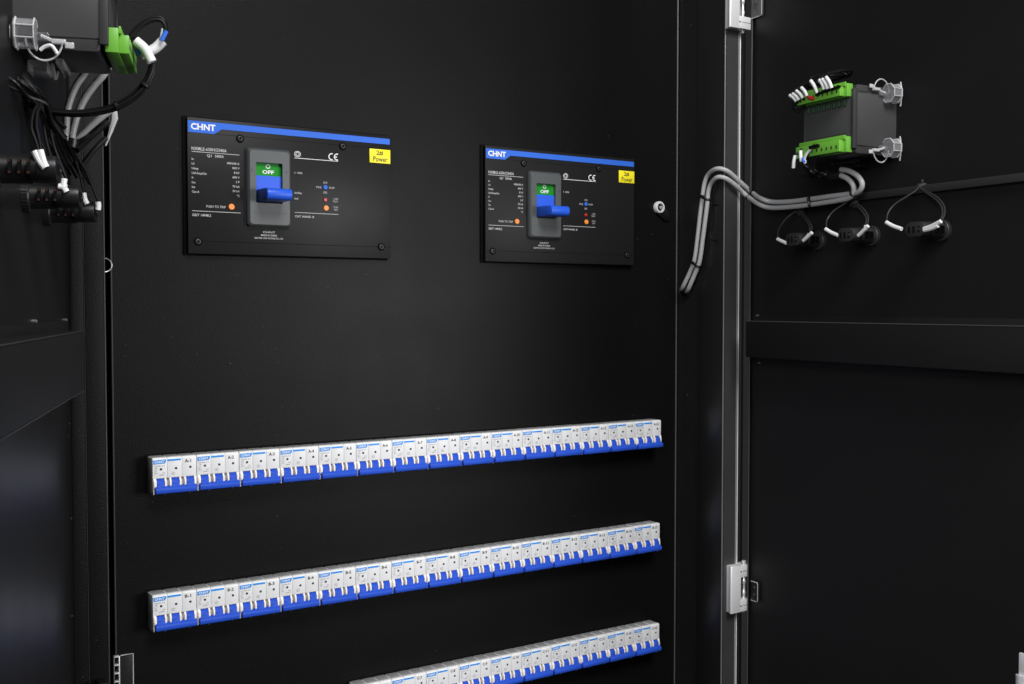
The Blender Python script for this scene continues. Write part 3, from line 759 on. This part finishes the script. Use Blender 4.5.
# --- the two grey cables from the meter over the rim strip into the cabinet
YR = yr-.012
def rim(px, py, Y=YR): return on_panel(px, py, Y)
def sd(px, py, X=.856): return hit(px, py, (X, 0, 0), (1, 0, 0))
outer = [rp(841, 169.5, .034), rp(849, 171.0, .034), rp(857.5, 176.0, .033), rp(862.2, 184.0, .032), rp(859.0, 191.5, .030), rp(849.5, 194.0, .026), rp(830, 196.4, .023), rp(811, 199.0, .022), rp(790, 201.6, .022), rp(772, 201.9, .024), rp(760.5, 198.4, .03)] + [rim(751.8, 192.4, YR-.004), rim(739.5, 181.5), rim(727.5, 171.2, YR+.002), sd(717.0, 168.8, .852), sd(708.6, 174.2), sd(704.4, 184), sd(702.3, 199), sd(700.2, 215), sd(697.6, 238), sd(694.6, 259.6), sd(689.6, 273), sd(683.2, 286.5)]
inner = [rp(841, 175.5, .034), rp(847.2, 178.5, .034), rp(852.4, 184.0, .033), rp(853.8, 190.5, .031), rp(850.0, 197.5, .029), rp(840, 200.2, .026), rp(811, 204.6, .022), rp(790, 207.0, .022), rp(770, 207.6, .024), rp(757.5, 203.4, .03)] + [rim(746.5, 195.6, YR-.004), rim(735.0, 185.0), rim(725.5, 178.4, YR+.003), sd(717.5, 177.4, .852), sd(711.6, 183), sd(708.4, 191), sd(707.2, 204), sd(705.6, 217), sd(702.6, 240), sd(699.6, 261.2), sd(694.8, 274), sd(688.6, 288.6)]
outer.append(sd(681.6, 289.4, xs+.001)); inner.append(sd(686.8, 291.6, xs+.001))
g = sd(684.4, 290.6, xs-.0003)
MB().m('rubber').ring(g, (1, 0, 0), .0125, .0016, 24, 8).m('void').lathe([(.012, .0001), (.012, -.0002), (.0001, -.0002)], g, (1, 0, 0), 24).build('cable_grommet', cab)
c1_ = MB().m('grey_cable').tube(outer, .00365, 14, 6).build('grey_cable')
tag(c1_, 'outer grey cable curving from the right meter over the rim strip', 'cable', 'pair of grey cables from the right meter')
c2_ = MB().m('grey_cable').tube(inner, .00365, 14, 6).build('grey_cable')
tag(c2_, 'inner grey cable lying just below and beside the outer grey cable', 'cable', 'pair of grey cables from the right meter')
def tie_around(pa, pb, axis, label, tail):
    pa, pb = Vector(pa), Vector(pb); axis = Vector(axis).normalized()
    d = (pb-pa); d = d-axis*d.dot(axis); n = axis.cross(d.normalized()); r = .0045
    dn = d.normalized(); pts = []
    for k in range(9): a = R(90+180*k/8); pts.append(pa+dn*r*math.cos(a)+n*r*math.sin(a))
    for k in range(9): a = R(-90+180*k/8); pts.append(pb+dn*r*math.cos(a)+n*r*math.sin(a))
    pts.append(pts[0])
    b = MB().m('tie')
    for o_ in (-.0012, 0, .0012): b.tube([p+axis*o_ for p in pts], .0008, 6, 0)
    hd = pts[0]
    b.lathe([(.0026, -.0025), (.0026, .0025)], hd+dn*.001, dn, 8)
    b.tube([hd, hd+(n if n.dot(Vector((0, -1, 0))) > 0 else -n)*.004+Vector(tail)*.5, hd+Vector(tail)], .0009, 6, 4)
    o = b.build('cable_tie'); tag(o, label, 'cable tie', 'black ties around the grey cables'); return o
def near(path, px, py):
    P = spline(path, 6); best = None
    for i, p in enumerate(P):
        d = p-CAM; z = d.dot(FW); x = 512+FPX*d.dot(RT)/z; y = 342-FPX*d.dot(UP)/z
        q = (x-px)**2+(y-py)**2
        if best is None or q < best[0]: best = (q, i)
    i = best[1]; return P[i], (P[min(i+1, len(P)-1)]-P[max(i-1, 0)]).normalized()
for (px, py), lab, tl in (((812, 201.5), 'black tie round both grey cables between the lamps and the rim', (-.004, -.004, -.012)),
                          ((748.6, 194), 'black tie round both grey cables where they cross the rim strip', (.004, -.006, -.006)),
                          ((705.6, 197), 'black tie near the top of the cable drop beside the rim strip', (-.006, -.012, .0)),
                          ((696.5, 263.4), 'lowest black tie close to the free end of the grey cables', (.002, -.008, -.002)),
                          ((852, 190), 'black tie at the bend of the grey cables under the right meter', (.01, -.004, -.004))):
    a, ta = near(outer, px, py); c, tc_ = near(inner, px, py+2)
    tie_around(a, c, ta, lab, tl)
b = MB().m('black_wire').tube([sd(714, 182, .862), sd(711.5, 196, .862), sd(710.5, 212, .861), sd(709, 228, .861), sd(704.5, 244, .861), sd(700, 262, .861), sd(696, 272, .861)], .0013, 8, 8)
b.tube([sd(711.6, 205, .861), sd(717.6, 204.4, .8635)], .0012, 8, 0).tube([sd(710, 233, .861), sd(712, 239.4, .861), sd(717.4, 241, .8635)], .0012, 8, 4)
tag(b.build('black_wire'), 'thin black wire beside the grey cable drop with two tie stubs on the side post', 'wire')

# --- black trunking strip along the right door
p0 = FR.at(862, 192, .004)
b = MB().m('lamp_body').box(p0.x-.004, .535, -.0075, -.0006, .4445, .4548, .0012)
# angle: keep it level on the door
tr = b.build('cable_duct'); tr.location = FR.P; tr.rotation_euler = (0, 0, ROT_R)
tag(tr, 'slim black cable duct running level across the right door', 'cable duct')

# ================================================================== INDICATOR LAMPS (rear ends)
def lamp(left, u, z, ln, lab, grp):
    fr, rot = (FL, ROT_L) if left else (FR, ROT_R)
    sg = -1 if left else 1
    o = fr.P+fr.x*u; t = empty('indicator_lamp', (o.x, o.y, z), rot)
    b = MB().m('lamp_left' if left else 'lamp_body').lathe([(.0138, -.0002), (.0138, -.0055), (.0130, -.0065), (.0112, -.0066), (.0108, -.0130), (.0108, -ln*.62)], (0, 0, 0), (0, 1, 0), 30)
    for k in range(30):
        a = 2*math.pi*k/30; b.tube([(.0138*math.cos(a), -.0006, .0138*math.sin(a)), (.0138*math.cos(a), -.0052, .0138*math.sin(a))], .0005, 5, 0)
    b.build('barrel', t)
    b = MB().m('lamp_left' if left else 'lamp_body')
    st = [(.0125*math.cos(R(a))*(1), .0100*math.sin(R(a))) for a in range(0, 360, 12)]
    st = [((.0060 if math.cos(R(a)) > 0 else -.0060)+.0092*math.cos(R(a)), .0094*math.sin(R(a))) for a in range(6, 366, 12)]
    b.prism(st, 'y', -ln*.60, -ln, .0008)
    cap = b.build('end_cap', t)
    b = MB().m('void')
    for xx in (-.0085, -.0012, .0066): b.box(xx-.0017, xx+.0017, -ln-.0003, -ln+.002, -.0044, .0040, .0003)
    b.m('edge_dark').lathe([(.0018, 0), (.0018, -.0012)], (.0066, -ln, .0), (0, 1, 0), 10)
    b.build('terminal_slot', cap)
    b = MB().m('void')
    for k in range(4):
        yy = -ln*(.30+.14*k)
        b.box(sg*.0095, sg*.0158, yy-.0018, yy+.0004, -.0052, .0052) if sg > 0 else b.box(-.0158, -.0095, yy-.0018, yy+.0004, -.0052, .0052)
        if left and k < 3:
            b.m('slot_red').box(-.0160, -.0150, yy-.0016, yy+.0002, -.0050, -.0034).box(-.0160, -.0150, yy-.0016, yy+.0002, .0032, .0050).m('void')
    b.build('vent_slot', cap)
    tag(t, lab, 'indicator lamp', grp); return t, fr
GR = 'indicator lamps on the right door'
def loop_wires(t, fr, wires, sleeves, r=.0011, sr=.0026, mount=None):
    """wires and sleeves in world points, brought into the lamp's own space"""
    inv = (Matrix.Translation(t.location) @ Matrix.Rotation(t.rotation_euler.z, 4, 'Z')).inverted()
    for w in wires:
        MB().m('black_wire' if fr is FL else 'lamp_wire').tube([inv @ p for p in w], r, 8, 8).build('lamp_wire', t)
    for s_ in sleeves:
        b = MB().m('sleeve').tube([inv @ p for p in s_], sr, 10, 4)
        b.build('ferrule_sleeve', t)
    if mount:
        b = MB().m('tie_grey'); q = inv @ mount
        b.box(q.x-.0055, q.x+.0055, q.y, q.y+.004, q.z-.005, q.z+.005, .001); b.m('tie_grey').tube([q+Vector((-.007, -.001, -.002)), q+Vector((0, -.004, 0)), q+Vector((.007, -.001, .003))], .0018, 8, 5)
        b.tube([q+Vector((.004, -.002, .004)), q+Vector((.006, -.004, .008))], .0016, 6, 0)
        b.build('tie_mount', t)
lmp = (
 (FR.at(819.5, 242, 0).x, .3935, 'black lamp nearest the hinge on the right door, with blue marked white sleeve',
  [[(778, 238.5), (778.6, 230), (785, 220), (793, 213), (799, 210)], [(811.2, 232), (811.6, 226), (808, 219.5), (803, 214), (800, 211)], [(809.6, 231), (809.4, 226), (805.8, 220), (802, 215.5), (799.5, 212)]],
  [[(777.6, 239), (781.5, 241), (786.6, 243.2)], [(811.8, 232.6), (808, 236.5), (803.4, 240.6)], [(809, 234.8), (804, 240.2)]], (800, 212)),
 (FR.at(873, 237.5, 0).x, .3940, 'middle black lamp below the grey cable bend on the right door',
  [[(826.2, 228.5), (827, 220), (833, 211.5), (844, 204.0), (854, 198), (863, 192.5)], [(867.4, 225), (868, 217), (864, 209.5), (858, 205), (854.5, 203.5)], [(865.6, 225.4), (866.2, 218), (862, 211), (857, 206.5), (854, 204)]],
  [[(825.6, 229), (831.5, 232.6), (838.6, 235.6)], [(868, 226), (863, 231.2), (858.4, 235.6)], [(866, 225.2), (865.4, 229.5)]], (854.5, 203.8)),
 (FR.at(943, 232, 0).x, .3942, 'black lamp farthest from the hinge under the cable duct on the right door',
  [[(886.6, 221.4), (888, 213), (894, 205), (905, 197.5), (914, 192), (919, 187.5)], [(942.6, 219.4), (944.8, 212), (943, 204), (936, 196.5), (926, 191), (921, 187.8)], [(940.8, 219.8), (942.6, 212.6), (940.4, 204.6), (934, 198), (925, 192), (920, 188)]],
  [[(886.4, 222.3), (893.5, 226.2), (901.6, 229.0)], [(941.0, 221.2), (932, 226.0), (924, 228.8)], [(938, 225.6), (931, 228.6), (924, 230.2)]], (920.8, 187)))
for u, z, lab, ws, ss, mt in lmp:
    t, fr = lamp(False, u, z, .052, lab, GR)
    n = len(ws[0])
    W_ = [[rp(x, y, .050-(.042*i/(len(w)-1))) for i, (x, y) in enumerate(w)] for w in ws]
    S_ = [[rp(x, y, .051) for x, y in s_] for s_ in ss]
    loop_wires(t, fr, W_, S_, mount=rp(*mt, .004))
GLm = 'indicator lamps on the left door'
def lp(px, py, u): return world(FL, FL.at_x(px, py, u))
lml = ((-.372, .3985, 'nearest black lamp at the left picture edge with red parts in its slots',
        [[(38.5, 150.5), (35.5, 140), (31.5, 128), (33, 114), (38, 104)], [(41, 150.5), (39, 138), (36.5, 126), (37.5, 112), (42, 103)]], [[(34.5, 151), (39.5, 161), (45, 168)], [(40, 150), (43, 161), (46, 167.5)]], -.387),
       (-.247, .3905, 'middle black lamp on the left door with a white sleeve',
        [[(63, 178), (54, 165), (48, 148), (44, 128), (41, 108)], [(66, 178), (60, 162), (54, 146), (50, 126), (45, 108)]], [[(64.5, 178.5), (63.5, 186), (66.5, 192)], [(58.5, 186), (67, 187.5)]], -.262),
       (-.137, .3870, 'farthest black lamp on the left door beside the frame',
        [[(84, 192.5), (80, 175), (75, 160), (66, 145), (55, 126), (48, 110)], [(98, 201), (92, 186), (85, 170), (77, 156), (66, 140), (56, 122)]], [[(83.5, 193), (84.5, 199), (87, 204)], [(98, 202), (98.4, 206), (98, 210)]], -.152))
for u, z, lab, ws, ss, uw in lml:
    t, fr = lamp(True, u, z, .0455, lab, GLm)
    loop_wires(t, fr, [[lp(x, y, uw) for x, y in w] for w in ws], [[lp(x, y, uw) for x, y in s_] for s_ in ss], r=.0013, sr=.0026)

# ================================================================== LEFT DOOR WIRING
UM = -.235
wq = wire_thing('wire_bundle', 'thick loop of black wires with crossed white sleeves leaving the left meter', 'wires')
b = MB().m('black_wire')
main = [(153, 62), (151.5, 72), (145, 85), (133, 97), (117, 106), (98, 111), (75, 113), (50, 111), (30, 104)]
for k, (dx, dy) in enumerate(((0, 0), (-2.6, -1.6), (1.2, 2.6), (-1.0, 2.0))):
    b.tube([lp(x+dx, y+dy, UM+.004*k) for x, y in main], .0015, 10, 6)
b.tube([lp(128, 42, UM), lp(134, 34, UM), lp(143, 25, UM), lp(154, 20, UM), lp(162, 21, UM), lp(165.5, 27, UM), lp(165, 33, UM)], .0019, 10, 6)
b.tube([lp(129, 38, UM+.01), lp(136, 28, UM+.01), lp(147, 21, UM+.01), lp(157, 17, UM+.01), lp(164, 20, UM+.01), lp(166.5, 29, UM+.01)], .0017, 10, 6)
b.tube([lp(124, 45, UM), lp(136, 41, UM)], .0032, 10, 0)
b.build('wire', wq)
add_sleeve(wq, lp(135.5, 40.5, UM-.004), lp(152, 62, UM-.004), .0042, lp(145, 49, UM-.004))
add_sleeve(wq, lp(140, 55, UM+.006), lp(163, 41, UM+.006), .0044, lp(154, 49, UM+.006))
add_sleeve(wq, lp(163.5, 29, UM+.002), lp(161.5, 40, UM+.002), .0020)
b = MB().m('blue_strip').tube([lp(136.6, 49.5, UM+.002), lp(139, 55, UM+.002)], .0022, 8, 0).tube([lp(166.3, 31, UM-.002), lp(161.6, 40.5, UM-.002)], .0020, 8, 0)
b.build('blue_ferrule', wq)
# cable ties on the loop
for q in (2, 4):
    a = lp(*main[q], UM); d = (lp(*main[q+1], UM)-lp(*main[q-1], UM)).normalized()
    MB().m('tie').lathe([(.0046, -.0012), (.0046, .0012)], a, d, 14).build('band', wq)
# dark tangle under the meter
wd = wire_thing('wire_bundle', 'dark tangle of black wires below the left meter leading to the lamps', 'wires')
b = MB().m('black_wire')
rnd = random.Random(3)
for k in range(16):
    x0, y0 = rnd.uniform(2, 26), rnd.uniform(74, 96)
    x1, y1 = rnd.uniform(34, 52), rnd.uniform(98, 116)
    x2, y2 = x1+rnd.uniform(6, 22), y1+rnd.uniform(18, 40)
    u = rnd.uniform(-.30, -.20)
    b.tube([lp(x0-8, y0-6, u), lp(x0, y0, u), lp((x0+x1)/2+rnd.uniform(-4, 4), (y0+y1)/2+rnd.uniform(-5, 5), u+.01), lp(x1, y1, u+.02), lp((x1+x2)/2-3, (y1+y2)/2, u+.03), lp(x2, y2, u+.04)], rnd.uniform(.0012, .0019), 8, 6)
for k in range(5):
    x0 = 38+k*3.4
    b.tube([lp(x0-6, 96+k, -.22), lp(x0+6, 122, -.2), lp(x0+15+k, 150, -.16), lp(x0+26+k*3, 172+k*3, -.14)], .0014, 8, 6)
b.build('wire', wd)
b = MB().m('lamp_body').tube([lp(22, 76, -.25), lp(33, 92, -.25), lp(41, 108, -.24), lp(45, 116, -.235)], .004, 10, 6); b.build('sheath', wd)
# grey cables
ug = -.17
gc = [('grey cable nearest the left picture edge behind the black wire loop', [(93, 58), (84, 74), (77, 84), (71, 97), (67, 112), (66, 128), (64.5, 140)], -.17, .0032),
      ('middle grey cable behind the black wire loop under the left meter', [(114, 56), (104, 74), (95, 84), (85, 98), (78, 113), (73, 130), (71.5, 141)], -.16, .0034),
      ('slanting grey cable running down to the cable knot on the left door', [(111, 110), (103, 116), (93, 124), (82, 134), (74, 142)], -.135, .0031)]
for lab, pts, u, r in gc:
    tag(MB().m('grey_cable').tube([lp(x, y, u) for x, y in pts], r, 14, 6).build('grey_cable'), lab, 'cable', 'grey cables on the left door')
b = MB().m('grey_cable'); rib = [(108, 108), (114.5, 111.5), (115, 119), (111, 131), (105.5, 146)]
Wd = [.004, .0035, .0042, .003, .0012]
rings = []
for (x, y), w_ in zip([*rib], Wd):
    c = lp(x, y, -.105); rings.append([c+FL.n*w_*.7+Vector((0, 0, w_*.5))*.3, c+FL.x*.0008, c-FL.n*w_*.7-Vector((0, 0, w_*.5))*.3, c-FL.x*.0008])
b.loops(rings)
tag(b.build('cable_strap'), 'flat light grey strap tapering to a point beside the left frame edge', 'strap')
b = MB().m('tie').lathe([(.0062, -.004), (.0066, 0), (.0062, .004)], lp(71.5, 143, -.158), (lp(70, 150, -.158)-lp(72, 138, -.158)), 14)
b.tube([lp(76, 150, -.15), lp(92, 135, -.13), lp(107, 122, -.115)], .0035, 8, 5).tube([lp(80, 168, -.14), lp(94, 150, -.125), lp(106, 138, -.115)], .0026, 8, 5)
tag(b.build('cable_band'), 'black band and sleeve knotting the grey cables on the left door', 'cable tie')

# ================================================================== LIGHT
def area(name, loc, target, sx, sy, power, col=(1, 1, 1)):
    l = bpy.data.lights.new(name, 'AREA'); l.shape = 'RECTANGLE'; l.size = sx; l.size_y = sy; l.energy = power; l.color = col
    o = bpy.data.objects.new(name, l); COL.objects.link(o); o.location = loc
    o.rotation_euler = (Vector(target)-Vector(loc)).to_track_quat('-Z', 'Y').to_euler(); return o
area('softbox_key', (.15, -2.25, 2.1), (.45, 0, .05), 1.0, 1.0, 80)
area('softbox_side', (-1.7, -2.0, 1.0), (.85, -.3, .4), .8, 1.2, 48)
area('softbox_low', (1.66, -2.4, .34), (.4, 0, .2), 1.0, .72, 46)
w = bpy.data.worlds.new('World'); S.world = w; w.use_nodes = True
w.node_tree.nodes['Background'].inputs['Color'].default_value = (1, 1, 1, 1)
w.node_tree.nodes['Background'].inputs['Strength'].default_value = .02
S.view_settings.view_transform = 'Standard'; S.view_settings.look = 'None'; S.view_settings.exposure = 0; S.view_settings.gamma = 1
